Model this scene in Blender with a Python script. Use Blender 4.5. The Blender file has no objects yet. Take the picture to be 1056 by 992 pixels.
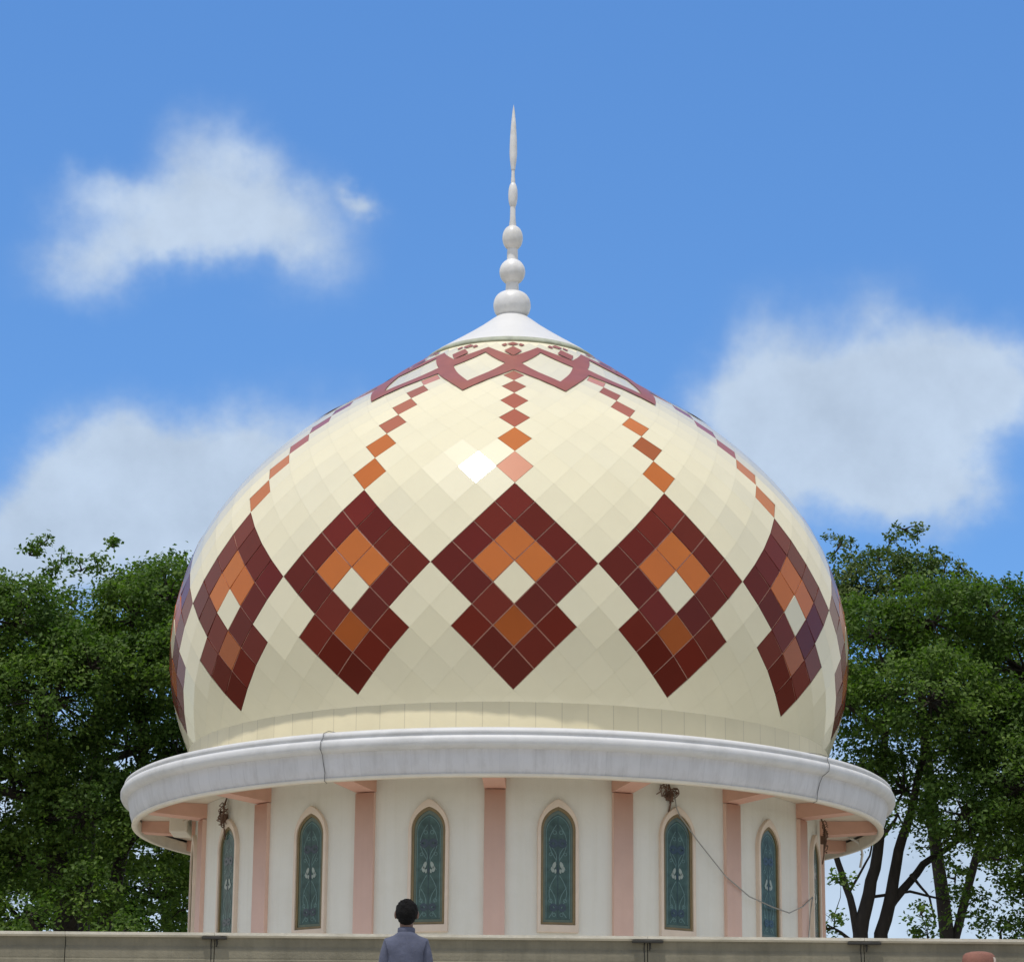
import bpy, bmesh, math, random
import numpy as np
from mathutils import Vector, Matrix
PI = math.pi
rad = math.radians
SC = bpy.context.scene
COL = SC.collection
random.seed(7)
RNG = np.random.default_rng(11)

# ------------------------------------------------------------------ materials
MATS = {}

def ramp(nt, fac, stops):
    n = nt.nodes.new('ShaderNodeValToRGB')
    e = n.color_ramp.elements
    while len(e) < len(stops):
        e.new(0.5)
    for i, (p, c) in enumerate(stops):
        e[i].position = p
        e[i].color = (*c, 1) if len(c) == 3 else c
    nt.links.new(fac, n.inputs[0])
    return n.outputs[0]

def math_node(nt, op, a, b=None, c=None, clamp=False):
    n = nt.nodes.new('ShaderNodeMath')
    n.operation = op
    n.use_clamp = clamp
    for i, v in enumerate((a, b, c)):
        if v is None:
            continue
        if isinstance(v, (int, float)):
            n.inputs[i].default_value = v
        else:
            nt.links.new(v, n.inputs[i])
    return n.outputs[0]

def mixc(nt, fac, a, b, blend='MIX'):
    n = nt.nodes.new('ShaderNodeMix')
    n.data_type = 'RGBA'
    n.blend_type = blend
    for sock, v in ((0, fac), (6, a), (7, b)):
        if isinstance(v, (int, float)):
            n.inputs[sock].default_value = v
        elif isinstance(v, tuple):
            n.inputs[sock].default_value = (*v, 1)
        else:
            nt.links.new(v, n.inputs[sock])
    return n.outputs[2]

def noise(nt, scale, detail=4, rough=0.55, vec=None, stretch=None):
    n = nt.nodes.new('ShaderNodeTexNoise')
    n.inputs['Scale'].default_value = scale
    n.inputs['Detail'].default_value = detail
    n.inputs['Roughness'].default_value = rough
    tc = nt.nodes.new('ShaderNodeTexCoord')
    src = vec or tc.outputs['Object']
    if stretch:
        mp = nt.nodes.new('ShaderNodeMapping')
        mp.inputs['Scale'].default_value = stretch
        nt.links.new(src, mp.inputs[0])
        src = mp.outputs[0]
    nt.links.new(src, n.inputs['Vector'])
    return n.outputs['Fac']

def ang_lines(nt, count, width, phase=0.0):
    """1 on thin vertical joints spaced evenly round the building's axis"""
    tc = nt.nodes.new('ShaderNodeTexCoord')
    s = nt.nodes.new('ShaderNodeSeparateXYZ')
    nt.links.new(tc.outputs['Object'], s.inputs[0])
    a = math_node(nt, 'ARCTAN2', s.outputs[1], s.outputs[0])
    a = math_node(nt, 'MULTIPLY_ADD', a, count / (2 * PI), 50.0 + phase)
    fr = math_node(nt, 'FRACT', a)
    return math_node(nt, 'LESS_THAN', fr, width), math_node(nt, 'FLOOR', a)

def mat(name, base, rough=0.6, var=0.08, vscale=3.0, bump=0.0, bscale=40, coat=0.0, spec=0.5,
        dirt=None, dirt_amt=0.0, streak=None, streak_amt=0.0, island=0.0, joints=None, metal=0.0, stretch=None):
    m = bpy.data.materials.new(name)
    m.use_nodes = True
    nt = m.node_tree
    b = nt.nodes['Principled BSDF']
    b.inputs['Roughness'].default_value = rough
    b.inputs['Specular IOR Level'].default_value = spec
    b.inputs['Metallic'].default_value = metal
    if coat:
        b.inputs['Coat Weight'].default_value = coat
        b.inputs['Coat Roughness'].default_value = 0.08
    lo = tuple(max(0, c * (1 - var)) for c in base)
    hi = tuple(min(1, c * (1 + var)) for c in base)
    col = ramp(nt, noise(nt, vscale, 5, 0.6, stretch=stretch), [(0.3, lo), (0.7, hi)])
    if island:
        g = nt.nodes.new('ShaderNodeNewGeometry')
        v = math_node(nt, 'MULTIPLY_ADD', g.outputs['Random Per Island'], island, 1 - island / 2)
        hs = nt.nodes.new('ShaderNodeHueSaturation')
        nt.links.new(v, hs.inputs['Value'])
        nt.links.new(col, hs.inputs['Color'])
        col = hs.outputs[0]
    if joints:
        cnt, w, jc, amt = joints
        ln, cell = ang_lines(nt, cnt, w)
        wn = nt.nodes.new('ShaderNodeTexWhiteNoise')
        wn.noise_dimensions = '1D'
        nt.links.new(cell, wn.inputs['W'])
        v = math_node(nt, 'MULTIPLY_ADD', wn.outputs['Value'], 0.07, 0.965)
        hs = nt.nodes.new('ShaderNodeHueSaturation')
        nt.links.new(v, hs.inputs['Value'])
        nt.links.new(col, hs.inputs['Color'])
        col = mixc(nt, math_node(nt, 'MULTIPLY', ln, amt), hs.outputs[0], jc)
    if dirt:
        d = noise(nt, 1.7, 8, 0.7)
        d = math_node(nt, 'MULTIPLY', math_node(nt, 'SUBTRACT', d, 0.48, clamp=True), 5 * dirt_amt, clamp=True)
        col = mixc(nt, d, col, dirt)
    if streak:
        d = noise(nt, 1.0, 6, 0.65, stretch=(9, 9, 0.35))
        d = math_node(nt, 'MULTIPLY', math_node(nt, 'SUBTRACT', d, 0.47, clamp=True), 6 * streak_amt, clamp=True)
        col = mixc(nt, d, col, streak)
    nt.links.new(col, b.inputs['Base Color'])
    if bump:
        bn = nt.nodes.new('ShaderNodeBump')
        bn.inputs['Strength'].default_value = bump
        bn.inputs['Distance'].default_value = 0.02
        nt.links.new(noise(nt, bscale, 6, 0.6), bn.inputs['Height'])
        nt.links.new(bn.outputs[0], b.inputs['Normal'])
    MATS[name] = m
    return m

mat('cream_tile', (0.79, 0.73, 0.52), 0.17, 0.02, 1.2, island=0.030, spec=0.5, dirt=(0.62, 0.55, 0.38), dirt_amt=0.10)
mat('cream_grout', (0.78, 0.72, 0.53), 0.8, 0.05, 6)
mat('maroon_tile', (0.140, 0.018, 0.010), 0.2, 0.05, 1.5, island=0.30, spec=0.18)
mat('orange_tile', (0.50, 0.140, 0.024), 0.2, 0.05, 1.5, island=0.14, spec=0.32)
mat('deep_orange_tile', (0.34, 0.080, 0.014), 0.2, 0.05, 1.5, island=0.14, spec=0.32)
mat('peach_tile', (0.62, 0.24, 0.13), 0.17, 0.05, 1.5, spec=0.5)
mat('brick_tile', (0.35, 0.092, 0.045), 0.2, 0.05, 1.5, island=0.22, spec=0.4)
mat('pink_grout', (0.55, 0.30, 0.22), 0.8, 0.05, 6)
mat('strap_tile', (0.31, 0.090, 0.060), 0.35, 0.10, 4, spec=0.35)
mat('band_tile', (0.72, 0.64, 0.42), 0.5, 0.03, 2, joints=(84, 0.035, (0.45, 0.39, 0.26), 0.55), dirt=(0.5, 0.42, 0.25), dirt_amt=0.12)
mat('cap_white', (0.70, 0.695, 0.68), 0.45, 0.03, 3, streak=(0.55, 0.53, 0.48), streak_amt=0.08)
mat('ring_grey', (0.36, 0.38, 0.29), 0.7, 0.25, 7)
mat('finial_paint', (0.78, 0.77, 0.75), 0.35, 0.08, 9, dirt=(0.40, 0.37, 0.30), dirt_amt=0.4)
mat('cornice_paint', (0.63, 0.63, 0.65), 0.55, 0.03, 3, bump=0.12, bscale=14, joints=(150, 0.06, (0.42, 0.43, 0.46), 0.20),
    streak=(0.38, 0.37, 0.37), streak_amt=0.28, dirt=(0.42, 0.42, 0.41), dirt_amt=0.2)
mat('lip_paint', (0.64, 0.64, 0.635), 0.55, 0.04, 4, bump=0.12, bscale=14, dirt=(0.30, 0.30, 0.28), dirt_amt=0.3)
mat('edge_cream', (0.74, 0.68, 0.56), 0.6, 0.04, 5, dirt=(0.45, 0.40, 0.32), dirt_amt=0.2)
mat('soffit_cream', (0.66, 0.58, 0.46), 0.75, 0.07, 2, dirt=(0.50, 0.36, 0.26), dirt_amt=0.4)
mat('beam_salmon', (0.66, 0.39, 0.29), 0.75, 0.06, 3, dirt=(0.50, 0.28, 0.2), dirt_amt=0.3)
mat('wall_paint', (0.74, 0.725, 0.65), 0.75, 0.03, 1.5, bump=0.12, bscale=25, streak=(0.54, 0.50, 0.38), streak_amt=0.12, dirt=(0.58, 0.55, 0.44), dirt_amt=0.2)
mat('pilaster_paint', (0.72, 0.49, 0.39), 0.75, 0.04, 2.5, bump=0.08, bscale=25, streak=(0.6, 0.36, 0.26), streak_amt=0.12)
mat('trim_paint', (0.72, 0.60, 0.48), 0.6, 0.04, 5, dirt=(0.5, 0.36, 0.26), dirt_amt=0.2)
mat('frame_gold', (0.20, 0.145, 0.065), 0.5, 0.15, 8)
mat('glass_teal', (0.050, 0.095, 0.085), 0.25, 0.35, 9, spec=0.3)
mat('glass_border', (0.085, 0.115, 0.075), 0.2, 0.15, 9, spec=0.6)
mat('glass_line', (0.12, 0.21, 0.20), 0.25, 0.15, 9)
mat('glass_dark', (0.026, 0.045, 0.062), 0.12, 0.15, 9)
mat('glass_white', (0.30, 0.35, 0.31), 0.3, 0.08, 9)
mat('concrete', (0.215, 0.195, 0.14), 0.9, 0.16, 2.2, bump=0.35, bscale=30, dirt=(0.12, 0.11, 0.075), dirt_amt=0.45, streak=(0.13, 0.12, 0.085), streak_amt=0.35)
mat('coping', (0.62, 0.58, 0.48), 0.9, 0.08, 3, bump=0.3, bscale=30, dirt=(0.28, 0.26, 0.20), dirt_amt=0.4)
mat('roof_concrete', (0.50, 0.48, 0.43), 0.9, 0.1, 1.2, bump=0.2, bscale=20, dirt=(0.3, 0.29, 0.25), dirt_amt=0.3)
mat('hall_wall', (0.62, 0.56, 0.45), 0.85, 0.04, 1.2, bump=0.1, streak=(0.4, 0.36, 0.28), streak_amt=0.25)
mat('black_metal', (0.022, 0.020, 0.015), 0.6, 0.2, 10)
mat('cable_dark', (0.10, 0.10, 0.10), 0.6, 0.1, 10)
mat('cable_grey', (0.30, 0.29, 0.26), 0.6, 0.1, 10)
mat('rust', (0.15, 0.085, 0.055), 0.8, 0.3, 14)
mat('pvc', (0.70, 0.69, 0.64), 0.45, 0.05, 6)
mat('clay', (0.24, 0.105, 0.075), 0.8, 0.15, 7, bump=0.3, dirt=(0.2, 0.09, 0.06), dirt_amt=0.5)
mat('clay_pale', (0.60, 0.50, 0.42), 0.85, 0.1, 7)
mat('bark', (0.035, 0.028, 0.022), 0.95, 0.3, 6, bump=0.6, bscale=12, stretch=(1, 1, 0.3))
mat('skin', (0.16, 0.085, 0.055), 0.5, 0.08, 8)
mat('hair', (0.006, 0.0055, 0.0055), 0.8, 0.3, 40, bump=1.0, bscale=120, spec=0.2)
mat('shirt', (0.095, 0.105, 0.155), 0.95, 0.22, 7, bump=0.9, bscale=9)
mat('trousers', (0.03, 0.032, 0.04), 0.9, 0.1, 9, bump=0.3, bscale=12)
mat('eye_white', (0.7, 0.68, 0.62), 0.3, 0.02, 9)
mat('ground', (0.13, 0.12, 0.085), 0.95, 0.25, 0.25, bump=0.3, bscale=3, dirt=(0.06, 0.075, 0.03), dirt_amt=0.6)
mat('paving', (0.42, 0.39, 0.34), 0.9, 0.10, 0.8, bump=0.2, bscale=6, dirt=(0.22, 0.2, 0.17), dirt_amt=0.4)

def leaf_mat(name, dark, mid, light, trans):
    m = bpy.data.materials.new(name)
    m.use_nodes = True
    nt = m.node_tree
    b = nt.nodes['Principled BSDF']
    out = nt.nodes['Material Output']
    g = nt.nodes.new('ShaderNodeNewGeometry')
    col = ramp(nt, g.outputs['Random Per Island'], [(0.0, dark), (0.5, mid), (1.0, light)])
    big = ramp(nt, noise(nt, 0.7, 3), [(0.35, (0.62, 0.7, 0.62)), (0.65, (1.25, 1.15, 0.95))])
    col = mixc(nt, 1.0, col, big, 'MULTIPLY')
    nt.links.new(col, b.inputs['Base Color'])
    b.inputs['Roughness'].default_value = 0.6
    b.inputs['Specular IOR Level'].default_value = 0.25
    t = nt.nodes.new('ShaderNodeBsdfTranslucent')
    tc = mixc(nt, 1.0, col, (1.15, 1.5, 0.5), 'MULTIPLY')
    nt.links.new(tc, t.inputs['Color'])
    mx = nt.nodes.new('ShaderNodeMixShader')
    mx.inputs[0].default_value = trans
    nt.links.new(b.outputs[0], mx.inputs[1])
    nt.links.new(t.outputs[0], mx.inputs[2])
    nt.links.new(mx.outputs[0], out.inputs['Surface'])
    MATS[name] = m

leaf_mat('leaf_green', (0.056, 0.104, 0.026), (0.094, 0.164, 0.036), (0.150, 0.230, 0.054), 0.36)
leaf_mat('leaf_grey', (0.062, 0.100, 0.036), (0.100, 0.148, 0.052), (0.150, 0.200, 0.085), 0.30)

# ------------------------------------------------------------------ mesh helpers
class MB:
    """collects shapes and links them as ONE mesh object"""
    def __init__(self):
        self.v, self.f, self.mi, self.sm = [], [], [], []
    def add(self, vs, fs, mi=0, smooth=False):
        o = len(self.v)
        self.v += [tuple(p) for p in vs]
        for f in fs:
            self.f.append(tuple(i + o for i in f))
            self.mi.append(mi)
            self.sm.append(smooth)
    def box(self, c, s, mi=0, rot=None, bevel=0.0):
        x, y, z = (k / 2 for k in s)
        vs = [Vector((a * x, b * y, d * z)) for a in (-1, 1) for b in (-1, 1) for d in (-1, 1)]
        if rot is not None:
            vs = [rot @ v for v in vs]
        vs = [v + Vector(c) for v in vs]
        self.add(vs, [(0, 1, 3, 2), (4, 6, 7, 5), (0, 4, 5, 1), (2, 3, 7, 6), (0, 2, 6, 4), (1, 5, 7, 3)], mi)
    def lathe(self, prof, n=128, mi=0, smooth=True, a0=0.0, a1=2 * PI, close=True, center=(0, 0)):
        full = abs(a1 - a0 - 2 * PI) < 1e-6
        m = n if full else n + 1
        vs = []
        for r, z in prof:
            for i in range(m):
                a = a0 + (a1 - a0) * i / n
                vs.append((center[0] + r * math.sin(a), center[1] - r * math.cos(a), z))
        fs = []
        for j in range(len(prof) - 1):
            for i in range(n):
                i2 = (i + 1) % m if full else i + 1
                fs.append((j * m + i, j * m + i2, (j + 1) * m + i2, (j + 1) * m + i))
        self.add(vs, fs, mi, smooth)
    def tube(self, pts, rads, n=8, mi=0, caps=True):
        pts = [Vector(p) for p in pts]
        if isinstance(rads, (int, float)):
            rads = [rads] * len(pts)
        vs, fs = [], []
        up = None
        for i, p in enumerate(pts):
            d = (pts[min(i + 1, len(pts) - 1)] - pts[max(i - 1, 0)])
            d = d.normalized() if d.length > 1e-9 else Vector((0, 0, 1))
            if up is None:
                up = Vector((0, 0, 1)) if abs(d.z) < 0.9 else Vector((1, 0, 0))
            u = d.cross(up)
            u = u.normalized() if u.length > 1e-6 else Vector((1, 0, 0))
            w = u.cross(d).normalized()
            up = w
            for k in range(n):
                a = 2 * PI * k / n
                vs.append(p + (u * math.cos(a) + w * math.sin(a)) * rads[i])
        for i in range(len(pts) - 1):
            for k in range(n):
                k2 = (k + 1) % n
                fs.append((i * n + k, i * n + k2, (i + 1) * n + k2, (i + 1) * n + k))
        if caps:
            fs.append(tuple(range(n)))
            fs.append(tuple(range((len(pts) - 1) * n, len(pts) * n))[::-1])
        self.add(vs, fs, mi, True)
    def build(self, name, mats, parent=None, normals=True):
        me = bpy.data.meshes.new(name)
        me.from_pydata(self.v, [], self.f)
        for m in (mats if isinstance(mats, (list, tuple)) else [mats]):
            me.materials.append(MATS[m])
        me.polygons.foreach_set('material_index', self.mi)
        me.polygons.foreach_set('use_smooth', self.sm)
        if normals:
            bm = bmesh.new(); bm.from_mesh(me)
            bmesh.ops.recalc_face_normals(bm, faces=bm.faces)
            bm.to_mesh(me); bm.free()
        me.update()
        o = bpy.data.objects.new(name, me)
        COL.objects.link(o)
        if parent:
            o.parent = parent
        return o

def bevel(o, w, seg=2):
    m = o.modifiers.new('bevel', 'BEVEL')
    m.width = w; m.segments = seg; m.limit_method = 'ANGLE'; m.angle_limit = rad(40)
    return o

def tag(o, label=None, cat=None, group=None, kind=None):
    if label: o['label'] = label
    if cat: o['category'] = cat
    if group: o['group'] = group
    if kind: o['kind'] = kind
    return o

def empty(name, loc=(0, 0, 0)):
    e = bpy.data.objects.new(name, None)
    e.location = loc
    e.empty_display_size = 0.3
    COL.objects.link(e)
    return e

def copy_tree(o, parent=None):
    c = o.copy()
    COL.objects.link(c)
    if parent: c.parent = parent
    for ch in [x for x in bpy.data.objects if x.parent == o]:
        copy_tree(ch, c)
    return c

def cyl(r, adeg, z):
    a = rad(adeg)
    return Vector((r * math.sin(a), -r * math.cos(a), z))

# ------------------------------------------------------------------ camera
CAM = Vector((0, -38.25, 1.6))
F_PX, W_PX = 2964.4, 1056.0
th, roll, yaw = rad(15.01), rad(0.47), -1.525 / 2964.4
cr, sr = math.cos(roll), math.sin(roll)
right = Vector((cr, -sr * math.sin(th), sr * math.cos(th)))
upv = Vector((-sr, -cr * math.sin(th), cr * math.cos(th)))
fwd = Vector((0, math.cos(th), math.sin(th)))
Rz = Matrix.Rotation(yaw, 3, 'Z')
right, upv, fwd = Rz @ right, Rz @ upv, Rz @ fwd
cd = bpy.data.cameras.new('camera')
cd.sensor_fit = 'HORIZONTAL'; cd.sensor_width = 36
cd.lens = 36 * F_PX / W_PX
cd.clip_start = 0.5; cd.clip_end = 5000
cam = bpy.data.objects.new('camera', cd)
COL.objects.link(cam)
M = Matrix((right, upv, -fwd)).transposed().to_4x4()
M.translation = CAM
cam.matrix_world = M
SC.camera = cam

# ------------------------------------------------------------------ the dome's profile, by tile row (row 0 = medallion top)
ROWP = {-20: (1.20, 13.51), -18: (1.40, 13.37), -16: (1.65, 13.19), -14: (1.95, 12.973), -12: (2.30, 12.735), -10: (2.700, 12.478),
        -8: (3.050, 12.205), -6: (3.402, 11.890), -4: (3.708, 11.560), -2: (4.012, 11.165), 0: (4.278, 10.690),
        2: (4.460, 10.165), 4: (4.560, 9.645), 6: (4.565, 9.110), 8: (4.490, 8.600), 10: (4.325, 8.108), 12: (4.16, 7.72)}
KEYS = sorted(ROWP)
def prof(row):
    row = max(-20.0, min(11.99, row))
    i = int((row + 20) // 2)
    t = (row - KEYS[i]) / 2
    g = lambda j: Vector(ROWP[KEYS[max(0, min(len(KEYS) - 1, j))]])
    a, b, c, d = g(i - 1), g(i), g(i + 1), g(i + 2)
    if i == 0: a = b * 2 - c
    if i + 2 > len(KEYS) - 1: d = c * 2 - b
    return 0.5 * ((2 * b) + (c - a) * t + (2 * a - 5 * b + 4 * c - d) * t * t + (3 * b - a - 3 * c + d) * t ** 3)
def pnorm(row):
    d = prof(row + 0.05) - prof(row - 0.05)     # towards the bottom
    n = Vector((-d.y, d.x)).normalized()
    return n if n.x > 0 or n.y > 0 else -n
HALF = 180.0 / 56            # half a tile width, degrees
DEL = 0.70                   # the whole pattern's turn
def P3(col, row, off=0.0):
    p = prof(row); n = pnorm(row)
    return cyl(p.x + n.x * off, DEL + col * HALF, p.y + n.y * off)
def N3(col, row):
    n = pnorm(row)
    return cyl(n.x, DEL + col * HALF, n.y)
def r_to_row(r):
    lo, hi = -20.0, 0.0
    for _ in range(40):
        m = (lo + hi) / 2
        if prof(m).x < r: lo = m
        else: hi = m
    return lo

FLARE = (-2, -1)
def tile(mb, c, r, gap, mi=0, off=0.0, tilt=0.012, thick=0.0, shared=False):
    """one flat diamond tile laid on the curved shell"""
    ctr = P3(c, r, off)
    vs = [P3(c, r - 1, off), P3(c + 1, r, off), P3(c, r + 1, off), P3(c - 1, r, off)]
    cen = sum(vs, Vector()) / 4
    n = ((vs[1] - vs[3]).cross(vs[0] - vs[2])).normalized()
    if n.dot(N3(c, r)) < 0: n = -n
    if shared:
        mb.add([v + (cen - v) * (gap / max(0.05, (cen - v).length)) for v in vs], [(0, 1, 2, 3)], mi, True)
        return n
    if (c, r) != FLARE:
        n = (n + Vector((random.gauss(0, tilt), random.gauss(0, tilt), random.gauss(0, tilt)))).normalized()
    out = []
    for v in vs:
        v = v - n * (v - cen).dot(n)
        d = cen - v
        out.append(v + d * (gap / max(0.05, d.length)))
    lo = [v - n * (thick or 0.016) for v in out]
    mb.add(out + lo, [(0, 1, 2, 3), (0, 4, 5, 1), (1, 5, 6, 2), (2, 6, 7, 3), (3, 7, 4, 0)], mi, False)
    return n

MED = {1: {0: 'm'}, 2: {1: 'm'}, 3: {0: 'o', 2: 'm'}, 4: {1: 'o', 3: 'm'}, 5: {0: 'c', 2: 'm'}, 6: {1: 'm'},
       7: {0: 'o', 2: 'm'}, 8: {1: 'm'}, 9: {0: 'm'}}
CHAIN = {-1: 'orange', -3: 'orange', -5: 'brick', -7: 'brick', -9: 'brick', -11: 'peach'}

# sun direction: the tile that flares in the photo mirrors the sun into the lens
tmp = MB()
nf = tile(tmp, FLARE[0], FLARE[1], 0.0)
v_in = (CAM - P3(*FLARE)).normalized()
sun_dir = (nf * (2 * nf.dot(v_in)) - v_in).normalized()
SUN_EL = math.asin(sun_dir.z)
SUN_AZ = math.atan2(sun_dir.x, sun_dir.y)
print('SUN el', math.degrees(SUN_EL), 'az', math.degrees(SUN_AZ), sun_dir)

B = empty('domed_building')
tag(B, 'cream round building with onion dome patterned in maroon and orange diamond tiles', 'domed building')

# shell: grout backing + cream tiles
used = set()
for j in range(14):
    for r, cs in MED.items():
        for c in cs:
            for s in {c, -c}:
                used.add(((8 * j + s) % 112, r))
    for r in CHAIN:
        used.add(((8 * j) % 112, r))
sh = MB()
sh.lathe([tuple(prof(-20 + 0.25 * i) - pnorm(-20 + 0.25 * i) * 0.016) for i in range(126)], 224, 1)
for r in range(-18, 12):
    for c in range(112):
        if (c + r) % 2 == 0 or (c, r) in used: continue
        cc = c if c <= 56 else c - 112
        tile(sh, cc, r, 0.0006, shared=True)
sh.build('dome_shell', ['cream_tile', 'cream_grout'], B, normals=False)

def back_quad(mb, c, r, mi, off=-0.013):
    n = 3
    vs = []
    for i in range(n + 1):
        for k in range(n + 1):
            a, b = i / n, k / n
            vs.append(P3(c + a - b, r - 1 + a + b, off))
    mb.add(vs, [(i * (n + 1) + k, (i + 1) * (n + 1) + k, (i + 1) * (n + 1) + k + 1, i * (n + 1) + k + 1) for i in range(n) for k in range(n)], mi, True)

for j in range(14):
    jj = j if j <= 7 else j - 14
    m = MB()
    for r, cs in MED.items():
        for c, k in cs.items():
            for s in sorted({c, -c}):
                mi = 4 if (r, c) == (7, 0) else {'m': 0, 'o': 1, 'c': 2}[k]
                back_quad(m, 8 * jj + s, r, 3)
                tile(m, 8 * jj + s, r, 0.006 if mi == 2 else 0.011, mi, tilt=0.006)
    m.build('medallion', ['maroon_tile', 'orange_tile', 'cream_tile', 'pink_grout', 'deep_orange_tile'], B, normals=False)
    m = MB()
    for r, k in CHAIN.items():
        if jj == 0 and r == -1: k = 'peach'  # same orange tile, its highlight put into the colour as peach
        if jj == 1: k = {-3: 'deep', -5: 'orange'}.get(r, k)
        if jj == 0 and r == -11: k = 'brick'
        tile(m, 8 * jj, r, 0.006, {'orange': 0, 'brick': 1, 'peach': 2, 'deep': 3}[k], tilt=0.006)
    m.build('tile_chain', ['orange_tile', 'brick_tile', 'peach_tile', 'deep_orange_tile'], B, normals=False)

# strapwork round the neck of the dome
def patch(mb, quad, n=6, off=0.012, mi=0):
    (a0, r0), (a1, r1), (a2, r2), (a3, r3) = quad
    vs = []
    for i in range(n + 1):
        for k in range(n + 1):
            s, t = i / n, k / n
            a = (a0 * (1 - s) + a1 * s) * (1 - t) + (a3 * (1 - s) + a2 * s) * t
            r = (r0 * (1 - s) + r1 * s) * (1 - t) + (r3 * (1 - s) + r2 * s) * t
            vs.append(P3(a / HALF, r_to_row(r), off))
    mb.add(vs, [(i * (n + 1) + k, (i + 1) * (n + 1) + k, (i + 1) * (n + 1) + k + 1, i * (n + 1) + k + 1) for i in range(n) for k in range(n)], mi, True)
m = MB()
PT = 360 / 14
for j in range(14):
    b0 = j * PT
    mid = b0 + PT / 2
    e = b0 + PT
    TL, TR, TT, TB = (b0 + 3.0, 2.04), (e - 3.0, 2.04), (mid, 1.64), (mid, 2.70)
    A, Bq, C_, D_, E_, F_ = (b0, 2.28), (mid, 2.97), (e, 2.28), (e, 1.80), (mid, 1.47), (b0, 1.80)
    patch(m, [A, Bq, TB, TL]); patch(m, [Bq, C_, TR, TB]); patch(m, [D_, E_, TT, TR]); patch(m, [E_, F_, TL, TT])
    patch(m, [F_, (b0, 2.04), (b0, 2.04), TL], 3); patch(m, [(b0, 2.04), A, A, TL], 3)
    patch(m, [D_, (e, 2.04), (e, 2.04), TR], 3); patch(m, [(e, 2.04), C_, C_, TR], 3)
    # small lozenges stacked above each crossing
    patch(m, [(b0 - 4.2, 1.62), (b0, 1.47), (b0 + 4.2, 1.62), (b0, 1.79)], 3, 0.016)
    patch(m, [(b0 - 3.4, 1.37), (b0, 1.31), (b0 + 3.4, 1.37), (b0, 1.43)], 3, 0.012)
    patch(m, [(b0 - 6.5, 1.40), (b0 - 4.2, 1.35), (b0 - 3.0, 1.40), (b0 - 4.5, 1.45)], 3, 0.012)
    patch(m, [(b0 + 3.0, 1.40), (b0 + 4.2, 1.35), (b0 + 6.5, 1.40), (b0 + 4.5, 1.45)], 3, 0.012)
m.build('strapwork_ring', 'strap_tile', B, normals=False)

# cap ring, white cap, finial
m = MB(); m.lathe([(1.19, 13.495), (1.208, 13.497), (1.214, 13.510), (1.205, 13.530), (1.175, 13.555), (1.13, 13.585), (1.05, 13.61)], 160)
m.build('cap_ring', 'ring_grey', B)
m = MB(); m.lathe([(1.135, 13.578), (1.09, 13.615), (0.95, 13.705), (0.78, 13.815), (0.60, 13.935), (0.43, 14.055), (0.29, 14.165), (0.20, 14.23), (0.0, 14.28)], 160)
m.build('spire_cap', 'cap_white', B)
FN = empty('finial'); FN.parent = B
m = MB()
m.lathe([(0.10, 14.24), (0.10, 14.5), (0.085, 14.8), (0.075, 15.2), (0.055, 15.35), (0.05, 15.6), (0.04, 15.68), (0.032, 16.22), (0.028, 16.3)], 24)
rod = m.build('rod', 'finial_paint', FN)
def ball(name, z0, z1, r, sq=1.0, topflat=False):
    m = MB(); n = 20; pr = []
    zc, h = (z0 + z1) / 2, (z1 - z0) / 2
    for i in range(n + 1):
        a = -PI / 2 + PI * i / n
        pr.append((max(0.0, r * (abs(math.cos(a)) ** sq)), zc + h * math.sin(a)))
    m.lathe(pr, 40)
    return m.build(name, 'finial_paint', FN)
ball('bulb', 14.19, 14.60, 0.262, 0.62)
m = MB(); m.lathe([(0.11, 14.57), (0.085, 14.62), (0.075, 14.70)], 24); m.build('collar', 'finial_paint', FN)
ball('ball', 14.70, 15.085, 0.182)
ball('ball', 15.215, 15.58, 0.145, 0.85)
ball('bud', 15.84, 16.235, 0.066, 0.8)
m = MB(); m.lathe([(0.028, 16.42), (0.045, 16.55), (0.054, 16.66), (0.05, 16.86), (0.036, 17.1), (0.018, 17.3), (0.0, 17.42)], 20)
m.build('spear_tip', 'finial_paint', FN)
m = MB(); m.lathe([(0.028, 16.2), (0.022, 16.45)], 12); m.build('rod', 'finial_paint', FN)

# band of upright tiles under the dome
m = MB(); m.lathe([(4.17, 8.092), (4.255, 8.092), (4.268, 8.08), (4.268, 7.52)], 224)
m.build('base_band', 'band_tile', B)

# cornice
CN = empty('cornice'); CN.parent = B
m = MB()
m.lathe([(4.16, 7.60), (4.27, 7.595), (4.95, 7.545), (5.06, 7.515), (5.092, 7.495), (5.098, 7.455), (5.085, 7.442), (5.086, 7.428),
         (5.118, 7.424), (5.138, 7.385), (5.138, 7.335), (5.115, 7.295), (5.075, 7.275), (5.045, 7.272)], 288)
m.build('lip', 'lip_paint', CN)
m = MB()
m.lathe([(5.05, 7.275), (5.03, 7.25), (5.022, 7.20), (5.008, 7.12), (4.985, 7.05), (4.965, 7.015), (4.955, 6.998)], 288)
m.build('fascia', 'cornice_paint', CN)
m = MB()
m.lathe([(4.955, 6.999), (4.975, 6.995), (4.978, 6.968), (4.968, 6.955), (4.90, 6.955), (4.895, 7.10)], 288)
m.build('drip_edge', 'edge_cream', CN)
m = MB(); m.lathe([(4.897, 7.13), (4.13, 7.13)], 224); m.build('soffit', 'soffit_cream', CN)
PIL = [-2.1, -24.3, 19.3, -46.7, 41.3, 63.8, -70.5, 86.0, -92.5, 108.5, 131.0, 153.5, 176.0, -115.0, -137.5, -160.0]
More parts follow.
